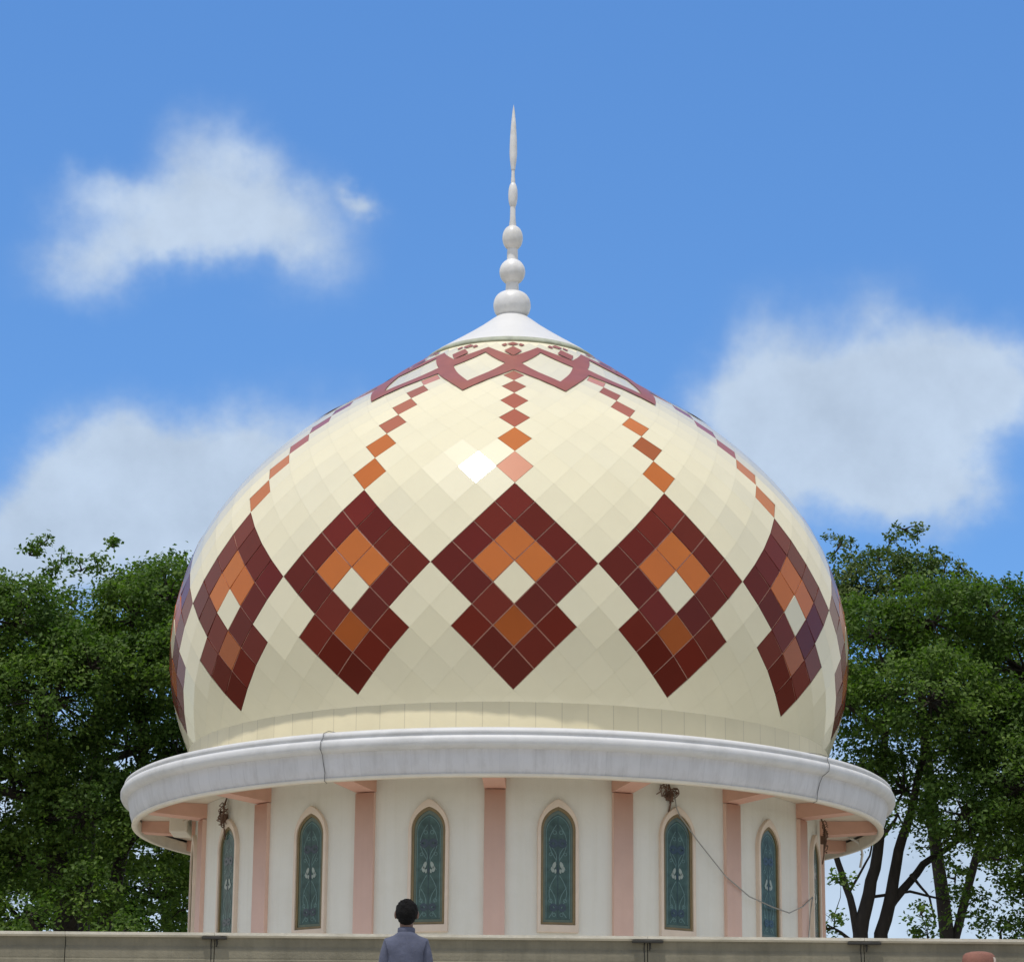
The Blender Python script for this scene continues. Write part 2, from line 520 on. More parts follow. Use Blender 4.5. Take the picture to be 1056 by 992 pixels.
for i, a in enumerate(PIL):
    R = Matrix.Rotation(rad(a), 3, 'Z')
    m = MB()
    zt, z0, z1 = 7.128, 6.985, 6.94
    w = 0.13
    vs = [R @ Vector(p) for p in ((-w, -4.13, zt), (w, -4.13, zt), (w, -4.892, zt), (-w, -4.892, zt),
                                  (-w, -4.13, z1), (w, -4.13, z1), (w, -4.892, z0), (-w, -4.892, z0))]
    m.add(vs, [(0, 1, 2, 3), (4, 5, 6, 7), (0, 1, 5, 4), (2, 3, 7, 6), (1, 2, 6, 5), (0, 3, 7, 4)])
    m.build('soffit_beam', 'beam_salmon', B)

# drum wall and pilasters
m = MB(); m.lathe([(4.14, 7.128), (4.14, 3.9)], 256); m.build('drum_wall', 'wall_paint', B)
for a in PIL:
    m = MB()
    w = rad(1.72)
    m.lathe([(4.12, 6.93), (4.195, 6.93), (4.195, 3.9)], 6, 0, True, rad(a) - w, rad(a) + w)
    for s in (-1, 1):
        p = [cyl(4.12, a + s * 1.72, 6.93), cyl(4.195, a + s * 1.72, 6.93), cyl(4.195, a + s * 1.72, 3.9), cyl(4.12, a + s * 1.72, 3.9)]
        m.add(p, [(0, 1, 2, 3)])
    m.build('pilaster', 'pilaster_paint', B)
m = MB(); m.lathe([(4.14, 3.9), (4.20, 3.9), (4.20, 4.05), (4.14, 4.07)], 160); m.build('skirting', 'pilaster_paint', B)

# pointed windows
def arch(w, z0, zs, zt, n=10):
    """outline of a pointed arch, half width w, from the bottom left round to the bottom right"""
    h = zt - zs
    R = (h * h + w * w) / (2 * w)
    pts = [(-w, z0), (-w, zs)]
    for i in range(1, n):
        a = math.asin(min(1, h / R)) * i / n
        pts.append((-w + R - R * math.cos(a), zs + R * math.sin(a)))
    pts.append((0, zt))
    right_ = [(-x, z) for x, z in pts[:-1]][::-1]
    return pts + right_
def arch_ring(mb, outer, inner, y0, y1, mi=0):
    """frame between two outlines; the wall is at y=0 and -y faces out"""
    n = len(outer)
    vs = [(x, y1, z) for x, z in outer] + [(x, y1, z) for x, z in inner] + [(x, y0, z) for x, z in outer] + [(x, y0, z) for x, z in inner]
    fs = []
    for i in range(n):
        k = (i + 1) % n
        fs += [(i, k, n + k, n + i), (i, 2 * n + i, 2 * n + k, k), (n + i, n + k, 3 * n + k, 3 * n + i)]
    mb.add(vs, fs, mi)
def plate(mb, outline, y, mi=0):
    n = len(outline)
    cx = sum(p[0] for p in outline) / n; cz = sum(p[1] for p in outline) / n
    vs = [(x, y, z) for x, z in outline] + [(cx, y, cz)]
    mb.add(vs, [(i, (i + 1) % n, n) for i in range(n)], mi)
def ribbon(mb, pts, w, y, mi=0):
    vs = []
    for i, p in enumerate(pts):
        q0, q1 = pts[max(0, i - 1)], pts[min(len(pts) - 1, i + 1)]
        dx, dz = q1[0] - q0[0], q1[1] - q0[1]
        L = math.hypot(dx, dz) or 1
        vs += [(p[0] - dz / L * w, y, p[1] + dx / L * w), (p[0] + dz / L * w, y, p[1] - dx / L * w)]
    mb.add(vs, [(2 * i, 2 * i + 1, 2 * i + 3, 2 * i + 2) for i in range(len(pts) - 1)], mi)

def make_window():
    a_o = arch(0.248, 5.245, 6.455, 6.830)
    a_m = arch(0.208, 5.335, 6.46, 6.735)
    a_i = arch(0.178, 5.366, 6.455, 6.694)
    a_b = arch(0.150, 5.397, 6.44, 6.648)
    t = MB()
    arch_ring(t, a_o, a_m, 0.03, -0.050)
    w = t.build('window', 'trim_paint', B)
    bevel(w, 0.008)
    t = MB()
    arch_ring(t, a_m, a_i, 0.02, -0.026)
    t.build('frame', 'frame_gold', w)
    t = MB()
    arch_ring(t, a_i, a_b, 0.0, -0.014, 1)
    plate(t, a_b, -0.010, 0)
    y = -0.0135
    # lead lines, scrolls and blossoms of the stained glass
    ribbon(t, arch(0.140, 5.41, 6.43, 6.625), 0.004, y, 2)
    for s in (-1, 1):
        def rb(pts, wd=0.0045, mi=2, yy=y): ribbon(t, [(s * a, b) for a, b in pts], wd, yy, mi)
        rb([(0.02 + 0.085 * math.sin(k / 12 * PI), 6.10 + 0.42 * k / 12) for k in range(13)])
        rb([(0.10 - 0.085 * math.sin(k / 12 * PI), 5.98 + 0.30 * k / 12) for k in range(13)])
        rb([(0.02 + 0.085 * math.sin(k / 12 * PI), 5.50 + 0.42 * k / 12) for k in range(13)])
        rb([(0.105 - 0.08 * math.sin(k / 12 * PI), 5.42 + 0.36 * k / 12) for k in range(13)])
        for (cx, cz, rr, wd, mi) in ((0.055, 6.30, 0.036, 0.020, 3), (0.052, 5.54, 0.032, 0.018, 3), (0.088, 6.17, 0.018, 0.004, 2), (0.088, 5.62, 0.02, 0.004, 2),
                                     (0.04, 6.43, 0.022, 0.004, 2), (0.045, 5.455, 0.02, 0.004, 2)):
            rb([(cx + rr * math.cos(q * PI / 5), cz + rr * math.sin(q * PI / 5)) for q in range(11)], wd, mi, y - 0.001)
        # pale petals of the centre blossom
        for (cx, cz, rot, L, W) in ((0.046, 6.035, 0.75, 0.048, 0.026), (0.062, 5.985, -0.5, 0.040, 0.022), (0.030, 5.965, 0.2, 0.030, 0.012)):
            pts = []
            for q in range(12):
                u = q * PI / 6
                px, pz = W * math.cos(u), L * math.sin(u) * (1.0 if math.sin(u) > 0 else 0.8)
                pts.append((s * (cx + px * math.cos(rot) - pz * math.sin(rot) * 0.5), cz + px * math.sin(rot) * 0.5 + pz * math.cos(rot * 0.5)))
            plate(t, pts, y - 0.002, 4)
    ribbon(t, [(0, 5.42), (0, 6.6)], 0.003, y - 0.0005, 3)
    t.add([(-0.012, y - 0.003, 5.98), (0, y - 0.003, 5.92), (0.012, y - 0.003, 5.98), (0, y - 0.003, 6.05)], [(0, 1, 2, 3)], 3)
    t.build('pane', ['glass_teal', 'glass_border', 'glass_line', 'glass_dark', 'glass_white'], w, normals=False)
    return w
WIN = [8.3, -13.05, 29.5, -35.0, 51.1, -57.2, 72.0, -79.0, 97.0, 120.0, -103.5, -126.0]
w0 = make_window()
for i, a in enumerate(WIN):
    w = w0 if i == 0 else copy_tree(w0, B)
    w.rotation_euler = (0, 0, rad(a))
    w.location = cyl(4.140, a, 0)

# flat roof and hall under the drum
m = MB(); m.box((0, -2.5, 3.75), (19.4, 15.2, 0.3)); m.build('roof_slab', 'roof_concrete', B)
m = MB(); m.box((0, -2.5, 1.8), (19.4, 15.2, 3.6)); m.build('hall_wall', 'hall_wall', B)

# ------------------------------------------------------------------ parapet
PW = empty('parapet_wall', (0, -10.25, 3.9))
tag(PW, 'long stained grey concrete parapet running across in front of the windows', 'parapet')
JX = [-8.6, -4.26, -2.82, 1.36, 3.45, 7.9]
pp = [(-0.085, 0.655), (-0.085, 0.622), (-0.05, 0.612), (-0.030, 0.598), (-0.024, 0.56), (-0.024, 0.53), (-0.034, 0.515), (-0.044, 0.50),
      (-0.046, 0.46), (-0.046, 0.42), (-0.044, 0.405), (-0.05, 0.395), (-0.05, 0.0), (0.20, 0.0), (0.20, 0.60), (0.25, 0.61), (0.25, 0.655)]
def extrude(mb, pts, x0, x1, mi=0):
    n = len(pts)
    vs = [(x0, y, z) for y, z in pts] + [(x1, y, z) for y, z in pts]
    mb.add(vs, [(i, (i + 1) % n, n + (i + 1) % n, n + i) for i in range(n)] + [tuple(range(n)), tuple(range(n, 2 * n))[::-1]], mi)
ed = [-9.7] + JX + [9.7]
m = MB()
for a, b in zip(ed[:-1], ed[1:]):
    extrude(m, pp[2:15], a + 0.004, b - 0.004)
m.build('wall', 'concrete', PW)
m = MB()
for a, b in zip(ed[:-1], ed[1:]):
    extrude(m, [(-0.085, 0.655), (-0.085, 0.628), (-0.05, 0.6125), (0.20, 0.6125), (0.25, 0.628), (0.25, 0.655)], a + 0.002, b - 0.002)
m.build('coping', 'coping', PW)
for x, wd in ((-2.82, 0.24), (1.36, 0.30), (3.45, 0.32)):
    m = MB()
    m.box((x, -0.075, 0.603), (wd, 0.05, 0.022))
    m.box((x + wd * 0.05, -0.065, 0.611), (wd * 0.35, 0.06, 0.016))
    m.tube([(x + 0.02, -0.06, 0.60), (x + 0.024, -0.052, 0.55), (x + 0.018, -0.05, 0.52)], [0.012, 0.010, 0.006], 6)
    m.tube([(x - 0.03, -0.045, 0.60), (x - 0.034, -0.04, 0.54), (x - 0.03, -0.046, 0.46), (x - 0.03, -0.046, 0.36)], 0.0055, 6)
    bevel(m.build('joint_clamp', 'black_metal', PW), 0.004, 1)

# ------------------------------------------------------------------ lower terrace building in front (carries the person)
T = empty('terrace_block', (0, -13.4, 0))
tag(T, 'low flat roofed block before the parapet that the person stands on', 'building')
m = MB(); m.box((0, 0, 2.56), (19.4, 6.0, 0.18)); bevel(m.build('floor_slab', 'roof_concrete', T), 0.01)
m = MB(); m.box((0, 0, 1.235), (19.0, 5.6, 2.465)); m.build('wall', 'hall_wall', T)
for i in range(5):
    m = MB(); x = -7.6 + 3.8 * i
    m.box((x, -2.83, 1.35), (1.5, 0.08, 1.3))
    w = m.build('window', 'trim_paint', T); bevel(w, 0.01)
    m = MB(); m.box((x - 0.34, -2.88, 1.35), (0.6, 0.03, 1.12)); m.box((x + 0.34, -2.88, 1.35), (0.6, 0.03, 1.12)); m.build('pane', 'glass_dark', w)

# ------------------------------------------------------------------ ground
m = MB(); m.add([(-900, -900, 0), (900, -900, 0), (900, 900, 0), (-900, 900, 0)], [(0, 1, 2, 3)])
tag(m.build('ground', 'ground'), kind='structure')
m = MB(); m.add([(-16, -60, 0.004), (16, -60, 0.004), (16, 7, 0.004), (-16, 7, 0.004)], [(0, 1, 2, 3)])
tag(m.build('paved_yard', 'paving'), kind='structure')

# ------------------------------------------------------------------ person
def skin_mesh(name, verts, edges, rads, mat_name, parent, root=0, sub=2):
    me = bpy.data.meshes.new(name)
    me.from_pydata(verts, edges, [])
    o = bpy.data.objects.new(name, me)
    COL.objects.link(o)
    sk = o.modifiers.new('skin', 'SKIN')
    sk.use_smooth_shade = True
    for i, r in enumerate(rads):
        d = me.skin_vertices[0].data[i]
        d.radius = r if isinstance(r, tuple) else (r, r)
        d.use_root = (i == root)
    ss = o.modifiers.new('sub', 'SUBSURF'); ss.levels = sub; ss.render_levels = sub
    bpy.context.view_layer.update()
    dg = bpy.context.evaluated_depsgraph_get()
    me2 = bpy.data.meshes.new_from_object(o.evaluated_get(dg))
    bpy.data.objects.remove(o)
    me2.materials.clear(); me2.materials.append(MATS[mat_name])
    for p in me2.polygons: p.use_smooth = True
    me2.name = name
    o = bpy.data.objects.new(name, me2)
    COL.objects.link(o)
    if parent: o.parent = parent
    return o

PX, PY, PZ = -0.816, -14.75, 2.652
# local frame: the person faces +y (away from the camera)
hands_v, hands_e, hands_r = [], [], []
V, E_, Rr = [], [], []
def vtx(p, r, link=None):
    V.append(p); Rr.append(r)
    if link is not None: E_.append((link, len(V) - 1))
    return len(V) - 1
pel = vtx((0, 0, 0.93), (0.145, 0.105))
spn = vtx((0, 0.0, 1.10), (0.135, 0.095), pel)
chs = vtx((0, 0.0, 1.25), (0.135, 0.095), spn)
nkb = vtx((0, -0.01, 1.385), (0.062, 0.06), chs)
nk = vtx((0, 0.005, 1.47), (0.052, 0.055), nkb)
hd0 = vtx((0, 0.02, 1.535), (0.062, 0.075), nk)
hd1 = vtx((0, 0.025, 1.60), (0.076, 0.092), hd0)
hd2 = vtx((0, 0.01, 1.655), (0.070, 0.086), hd1)
hd3 = vtx((0, 0.0, 1.69), (0.035, 0.045), hd2)
for s in (-1, 1):
    sh_ = vtx((s * 0.128, -0.005, 1.325), 0.045, nkb)
    ua = vtx((s * 0.162, -0.005, 1.24), 0.043, sh_)
    el = vtx((s * 0.185, 0.0, 1.06), 0.038, ua)
    fa = vtx((s * 0.195, 0.06, 0.95), 0.036, el)
    wr = vtx((s * 0.190, 0.13, 0.83), 0.026, fa)
    pa = vtx((s * 0.188, 0.155, 0.78), (0.020, 0.036), wr)
    for k, (dy, L) in enumerate(((0.030, 0.060), (0.010, 0.070), (-0.010, 0.066), (-0.028, 0.052))):
        f1 = vtx((s * 0.186, 0.162 + dy, 0.742), 0.0095, pa)
        f2 = vtx((s * 0.180, 0.164 + dy, 0.742 - L * 0.5), 0.0088, f1)
        f3 = vtx((s * 0.168, 0.158 + dy, 0.742 - L), 0.0078, f2)
    t1 = vtx((s * 0.172, 0.195, 0.785), 0.012, pa)
    t2 = vtx((s * 0.158, 0.212, 0.752), 0.010, t1)
    hp = vtx((s * 0.085, 0, 0.87), 0.085, pel)
    kn = vtx((s * 0.10, 0.015, 0.49), 0.056, hp)
    cf = vtx((s * 0.102, -0.01, 0.33), 0.054, kn)
    an = vtx((s * 0.105, -0.02, 0.09), 0.036, cf)
    ft = vtx((s * 0.115, 0.07, 0.045), (0.04, 0.03), an)
    to = vtx((s * 0.12, 0.15, 0.03), (0.036, 0.02), ft)
person = skin_mesh('person', V, E_, Rr, 'skin', None, sub=2)
person.location = (PX, PY, PZ)
tag(person, 'person with short black hair and blue grey shirt seen from behind at the parapet', 'person')
def ellipsoid(mb, c, r, nu=24, nv=16, mi=0, fn=None):
    vs = []
    for j in range(nv + 1):
        t = PI * j / nv
        for i in range(nu):
            p = 2 * PI * i / nu
            d = Vector((math.sin(t) * math.cos(p), math.sin(t) * math.sin(p), math.cos(t)))
            k = fn(d) if fn else 1.0
            vs.append(Vector(c) + Vector((d.x * r[0] * k, d.y * r[1] * k, d.z * r[2] * k)))
    fs = [(j * nu + i, j * nu + (i + 1) % nu, (j + 1) * nu + (i + 1) % nu, (j + 1) * nu + i) for j in range(nv) for i in range(nu)]
    mb.add(vs, fs, mi, True)
# hair: a cap that comes low at the nape and leaves the face free
m = MB()
def hairfn(d):
    k = 1.0 + 0.03 * math.sin(9 * d.x + 3 * d.z) * math.cos(8 * d.y + 5 * d.z) + 0.05 * random.uniform(-1, 1) * max(0.2, d.z + 0.5)
    if d.y > 0.25 and d.z < 0.45: k *= 0.80
    if d.z < -0.55: k *= 0.90
    return k
ellipsoid(m, (0, -0.002, 1.612), (0.092, 0.106, 0.104), 48, 34, fn=hairfn)
ellipsoid(m, (0, -0.028, 1.553), (0.068, 0.064, 0.058), 24, 16, fn=hairfn)
m.build('hair', 'hair', person)
for s in (-1, 1):
    m = MB(); ellipsoid(m, (s * 0.088, 0.006, 1.592), (0.013, 0.022, 0.033), 14, 10); m.build('ear', 'skin', person)
    m = MB(); ellipsoid(m, (s * 0.032, 0.104, 1.605), (0.013, 0.010, 0.008), 12, 8); m.build('eye', 'eye_white', person)
m = MB(); ellipsoid(m, (0, 0.128, 1.585), (0.015, 0.022, 0.026), 12, 10); m.build('nose', 'skin', person)
m = MB(); ellipsoid(m, (0, 0.112, 1.545), (0.026, 0.010, 0.008), 12, 8); m.build('mouth', 'clay', person)
# shirt
V, E_, Rr = [], [], []
a = vtx((0, 0, 0.86), (0.185, 0.135)); b = vtx((0, 0, 1.05), (0.172, 0.125), a); c = vtx((0, 0.0, 1.24), (0.165, 0.120), b)
d = vtx((0, -0.008, 1.36), (0.128, 0.100), c); e2 = vtx((0, -0.005, 1.425), (0.098, 0.088), d); e3 = vtx((0, 0.0, 1.462), (0.068, 0.070), e2)
for s in (-1, 1):
    s1 = vtx((s * 0.138, -0.008, 1.352), 0.066, d)
    s2 = vtx((s * 0.162, -0.008, 1.26), 0.061, s1)
    s3 = vtx((s * 0.185, 0.0, 1.06), 0.053, s2)
    s4 = vtx((s * 0.195, 0.055, 0.955), 0.050, s3)
    s5 = vtx((s * 0.193, 0.11, 0.865), 0.042, s4)
skin_mesh('shirt', V, E_, Rr, 'shirt', person, sub=3)
m = MB()
m.lathe([(0.066, 1.44), (0.072, 1.452), (0.070, 1.482), (0.062, 1.488), (0.060, 1.46)], 28, center=(0, 0.0))
m.build('collar', 'shirt', person)
V, E_, Rr = [], [], []
a = vtx((0, 0, 0.93), (0.165, 0.12))
for s in (-1, 1):
    p1 = vtx((s * 0.09, 0, 0.84), 0.098, a); p2 = vtx((s * 0.10, 0.012, 0.49), 0.075, p1); p3 = vtx((s * 0.105, -0.012, 0.10), 0.064, p2)
skin_mesh('trousers', V, E_, Rr, 'trousers', person)
for s in (-1, 1):
    m = MB()
    ellipsoid(m, (s * 0.115, 0.05, 0.036), (0.052, 0.145, 0.040), 20, 12, fn=lambda q: 1.0 if q.z > -0.2 else 0.95)
    m.build('shoe', 'black_metal', person)

# ------------------------------------------------------------------ small things
m = MB()
cx, cy = 4.50, -10.62
m.lathe([(0.13, 2.655), (0.13, 4.16), (0.155, 4.17), (0.158, 4.32), (0.150, 4.365), (0.125, 4.388), (0.08, 4.400), (0.0, 4.405)], 40, 0, center=(cx, cy))
cv = m.build('clay_vent_pipe', 'clay')
cv.scale = (1, 1, 1)
m = MB(); m.lathe([(0.161, 4.24), (0.164, 4.25), (0.162, 4.325), (0.156, 4.345)], 24, 0, True, rad(50), rad(110), center=(cx, cy))
m.build('pale_patch', 'clay_pale', cv)  # paler strip round the right side of the pipe
tag(cv, 'reddish rounded clay pipe end poking up before the right end of the parapet', 'vent pipe')

def wire_tangle(name, adeg, z0, z1, r, seed, label, loops=9, spread=0.10):
    rr = random.Random(seed)
    t = MB()
    R = Matrix.Rotation(rad(adeg), 3, 'Z')
    for k in range(loops):
        cxx = rr.uniform(-spread, spread); cz = rr.uniform(z0 + 0.06, z1)
        a_, b_ = rr.uniform(0.02, 0.055), rr.uniform(0.03, 0.09)
        ph = rr.uniform(0, 6)
        pts = [R @ Vector((cxx + a_ * math.cos(ph + q * 0.6) + 0.01 * q * rr.uniform(-1, 1), -r - 0.03 - rr.uniform(0, 0.05), cz + b_ * math.sin(ph + q * 0.6))) for q in range(9)]
        t.tube(pts, 0.0065, 5)
    t.tube([R @ Vector((0, -r, z1 + 0.1)), R @ Vector((0.01, -r - 0.04, z1)), R @ Vector((0.0, -r - 0.04, (z0 + z1) / 2)), R @ Vector((0.02, -r - 0.03, z0)), R @ Vector((0.0, -r - 0.01, z0 - 0.12))], 0.011, 6)
    t.box(R @ Vector((0.0, -r - 0.03, (z0 + z1) / 2)), (0.07, 0.07, 0.10), rot=R)
    o = t.build(name, 'rust')
    tag(o, label, 'wires', 'rusty wire bundles under the eaves')
wire_tangle('wire_bundle', 27.9, 6.86, 7.02, 4.14, 3, 'tangle of rusty wires above the pointed window nearest the hanging cable', 11, 0.10)
wire_tangle('wire_bundle', -58.5, 6.70, 7.00, 4.16, 5, 'long tangle of rusty wires beside the white box at the left end', 12, 0.08)
wire_tangle('wire_bundle', 75.5, 6.60, 6.98, 4.20, 8, 'dark vertical wire tangle at the right end near the bent pipe', 12, 0.06)

m = MB()
W1 = [cyl(4.20, 28.6, 6.98), cyl(4.215, 28.9, 6.80)]
pth = [(29.5, 6.70), (33.0, 6.42), (38.9, 6.03), (44.5, 5.82), (50.8, 5.735), (56.2, 5.70), (61.5, 5.82), (66.5, 5.98)]
m.tube(W1 + [cyl(4.225, a_, z_) for a_, z_ in pth], 0.008, 6)
m.tube([cyl(4.225, 66.5, 5.98), cyl(4.22, 65.2, 5.75), cyl(4.215, 63.4, 5.2), cyl(4.22, 63.0, 3.92)], 0.008, 6)
tag(m.build('hanging_cable', 'cable_grey'), 'thin grey cable sagging across the wall between the two right windows', 'cable')

def strap_cable(name, a_, pts, label):
    t = MB()
    t.tube([cyl(r_, a_ + d_, z_) for r_, d_, z_ in pts], 0.004, 6)
    tag(t.build(name, 'cable_dark'), label, 'cable', 'cables running over the cornice')
strap_cable('cornice_cable', -25.5, [(4.6, 0.3, 7.585), (5.0, 0.2, 7.553), (5.105, 0.1, 7.508), (5.115, 0.1, 7.45), (5.152, 0.0, 7.40), (5.152, -0.05, 7.32), (5.06, -0.25, 7.26),
                                    (5.032, -0.3, 7.18), (5.0, -0.2, 7.06), (4.99, -0.3, 6.96), (4.93, -0.3, 6.945)], 'dark cable crossing the white cornice left of the person')
strap_cable('cornice_cable', 49.5, [(4.29, -3.5, 7.61), (4.8, -1.5, 7.575), (5.0, 0.8, 7.553), (5.105, 0.7, 7.508), (5.115, 0.6, 7.45), (5.152, 0.4, 7.40), (5.152, 0.2, 7.32), (5.06, 0.1, 7.26),
                                    (5.032, -0.1, 7.18), (5.0, -0.2, 7.06), (4.99, -0.2, 6.96), (4.93, -0.2, 6.945)], 'dark cable dropping over the white cornice at the right end')

bx = empty('wall_box', (-4.30, -0.55, 6.90))
m = MB(); m.box((0.0, 0, 0.14), (0.24, 0.55, 0.36)); bevel(m.build('housing', 'edge_cream', bx), 0.02)
m = MB(); m.tube([(0.06, -0.27, 0.22), (0.20, -0.34, 0.24), (0.38, -0.38, 0.22), (0.55, -0.42, 0.16)], 0.022, 8)
m.tube([(0.06, -0.27, 0.10), (0.25, -0.36, 0.16), (0.42, -0.50, 0.17)], 0.014, 8)
m.build('conduit', 'soffit_cream', bx)
m = MB(); m.box((0, 0, 0.326), (0.04, 0.4, 0.02)); m.build('bracket', 'rust', bx)
tag(bx, 'pale square box hanging under the eaves at the left end', 'box')

m = MB(); m.tube([(4.66, 1.0, 7.12), (4.72, 0.98, 7.09), (4.80, 0.96, 7.04), (4.83, 0.95, 6.97), (4.845, 0.95, 6.88), (4.81, 0.95, 6.70)], 0.017, 10)
tag(m.build('drain_pipe', 'pvc'), 'white bent drain pipe hanging under the right end of the eaves', 'drain pipe')

# ------------------------------------------------------------------ trees
def leaves_mesh(name, pts, nrm, size, mat_name, parent):
    n = len(pts)
    # leaf frame: axis direction random, face roughly along nrm
    ax = RNG.normal(size=(n, 3)); ax[:, 2] -= 0.35
    nr = nrm + RNG.normal(size=(n, 3)) * 0.55
    nr /= np.linalg.norm(nr, axis=1)[:, None]
    ax -= nr * (ax * nr).sum(1)[:, None]
    ax /= np.linalg.norm(ax, axis=1)[:, None]
    sd = np.cross(nr, ax)
    L = size * RNG.uniform(0.65, 1.25, n)[:, None]
    W = L * 0.30
    fold = nr * W * 0.35
    v = np.stack([pts - ax * L * 0.5, pts + sd * W + fold - ax * L * 0.05, pts + ax * L * 0.5, pts - sd * W + fold - ax * L * 0.05], 1).reshape(-1, 3)
    idx = np.arange(n)[:, None] * 4
    f = np.concatenate([idx + np.array([[0, 1, 2]]), idx + np.array([[0, 2, 3]])], 1).reshape(-1, 3)
    me = bpy.data.meshes.new(name)
    me.vertices.add(len(v)); me.vertices.foreach_set('co', v.ravel().astype(np.float32))
    me.loops.add(len(f) * 3); me.loops.foreach_set('vertex_index', f.ravel().astype(np.int32))
    me.polygons.add(len(f)); me.polygons.foreach_set('loop_start', np.arange(0, len(f) * 3, 3, dtype=np.int32))
    me.update(calc_edges=True); me.validate()
    me.materials.append(MATS[mat_name])
    o = bpy.data.objects.new(name, me); COL.objects.link(o); o.parent = parent
    return o

def tree(label, base, lobes, stems, mat_name, size, dens, dy=0.9, bulge=0.16, jitter_seed=1):
    T_ = empty('leafy_tree', base)
    tag(T_, label, 'tree', 'trees behind the domed building')
    rs = random.Random(jitter_seed)
    bx_, by_, _ = base
    P, N = [], []
    wood = MB()
    fine = wood
    cents = []
    zt = max(l[1] for l in lobes)
    for (x, z, r) in lobes:
        y = by_ - bulge * min(5.0, zt - z) + rs.uniform(-dy, dy) * (1 if r > 0.35 else 0.4)
        c = np.array([x, y, z])
        cents.append((Vector(c), r))
        nt_ = max(5, int(92 * r * r * dens))
        u = RNG.normal(size=(nt_, 3)); u[:, 2] += 0.30
        u /= np.linalg.norm(u, axis=1)[:, None]
        rr = r * (0.50 + 0.56 * RNG.random(nt_) ** 0.6)
        tw = c + u * rr[:, None] * np.array([1.0, 1.0, 0.86])
        for t_, d in zip(tw, u):
            k = rs.randint(40, 76) if r > 0.5 else rs.randint(16, 34)
            sg = 0.125 if r > 0.35 else 0.07
            q = t_ + RNG.normal(size=(k, 3)) * np.array([sg, sg, sg * 0.7])
            P.append(q)
            nn = np.tile(np.array([d[0] * 0.45, d[1] * 0.45, 0.75]), (k, 1))
            N.append(nn)
        for t_ in tw[: max(3, nt_ // 4)]:
            a_ = Vector(c); b_ = Vector(t_)
            mid_ = (a_ + b_) / 2 + Vector((rs.uniform(-1, 1), rs.uniform(-1, 1), rs.uniform(-1, 1))) * 0.08 * r
            fine.tube([a_ - Vector(base), mid_ - Vector(base), b_ - Vector(base)], [0.018 + 0.014 * r, 0.012, 0.005], 5, caps=False)
    P = np.concatenate(P) - np.array(base); N = np.concatenate(N)
    print(label[:28], 'leaves', len(P))
    leaves_mesh('crown', P, N, size, mat_name, T_)
    # trunk and limbs
    nodes = []
    for st in stems:
        pts = [Vector(p) for p, _ in st]; rd = [q for _, q in st]
        # smooth wobble
        fp, fr = [], []
        for i in range(len(pts) - 1):
            for k in range(5):
                t_ = k / 5
                w = Vector((rs.uniform(-1, 1), rs.uniform(-1, 1), 0)) * rd[i] * 0.25 if k else Vector((0, 0, 0))
                fp.append(pts[i].lerp(pts[i + 1], t_) + w); fr.append(rd[i] * (1 - t_) + rd[i + 1] * t_)
        fp.append(pts[-1]); fr.append(rd[-1])
        wood.tube([p - Vector(base) for p in fp], fr, 10)
        nodes += [(p, q) for p, q in zip(fp, fr) if p.z > 6.0]
    order = sorted(cents, key=lambda t: t[0].z)
    for c, r in order:
        best = min(nodes, key=lambda nq: (nq[0] - c).length + max(0, nq[0].z - c.z + 0.2) * 4 - nq[1] * 2)
        a_ = best[0]; L = (c - a_).length
        r0 = min(best[1] * 0.8, 0.035 + 0.028 * L * (0.5 + r))
        m1 = a_.lerp(c, 0.35) + Vector((rs.uniform(-.1, .1), rs.uniform(-.1, .1), -0.05)) * L * 0.6
        m2 = a_.lerp(c, 0.7) + Vector((rs.uniform(-.1, .1), rs.uniform(-.1, .1), 0.03)) * L * 0.5
        seq = [a_, m1, m2, c]
        rq = [r0, r0 * 0.75, r0 * 0.5, r0 * 0.28]
        wood.tube([p - Vector(base) for p in seq], rq, 7, caps=False)
        nodes += [(m1, rq[1]), (m2, rq[2]), (c, rq[3])]
    wood.build('trunk', 'bark', T_, normals=False)
    return T_

LF = [(-8.57, 12.03, 0.98), (-7.45, 11.73, 0.81), (-6.54, 12.22, 0.88), (-5.91, 12.54, 0.71), (-6.07, 11.19, 0.93), (-7.82, 10.66, 1.12), (-9.64, 11.5, 1.36), (-6.61, 9.99, 1.02), (-8.52, 9.47, 1.19), (-5.68, 9.66, 0.81), (-7.23, 8.72, 0.98), (-9.77, 9.45, 1.36), (-6.21, 8.39, 0.76), (-8.28, 8.04, 0.81), (-5.23, 11.19, 1.02), (-5.0, 9.49, 0.85), (-7.17, 11.18, 0.85), (-9.18, 7.95, 0.85), (-10.8, 10.4, 1.2), (-3.9, 10.2, 0.9), (-7.0, 7.35, 0.6), (-8.9, 7.0, 0.6), (-6.0, 7.6, 0.5), (-7.9, 6.9, 0.45), (-9.9, 7.4, 0.8), (-5.2, 8.3, 0.6), (-6.4, 6.6, 0.5), (-8.3, 6.2, 0.6), (-5.4, 7.2, 0.55), (-5.2, 6.5, 0.45)]
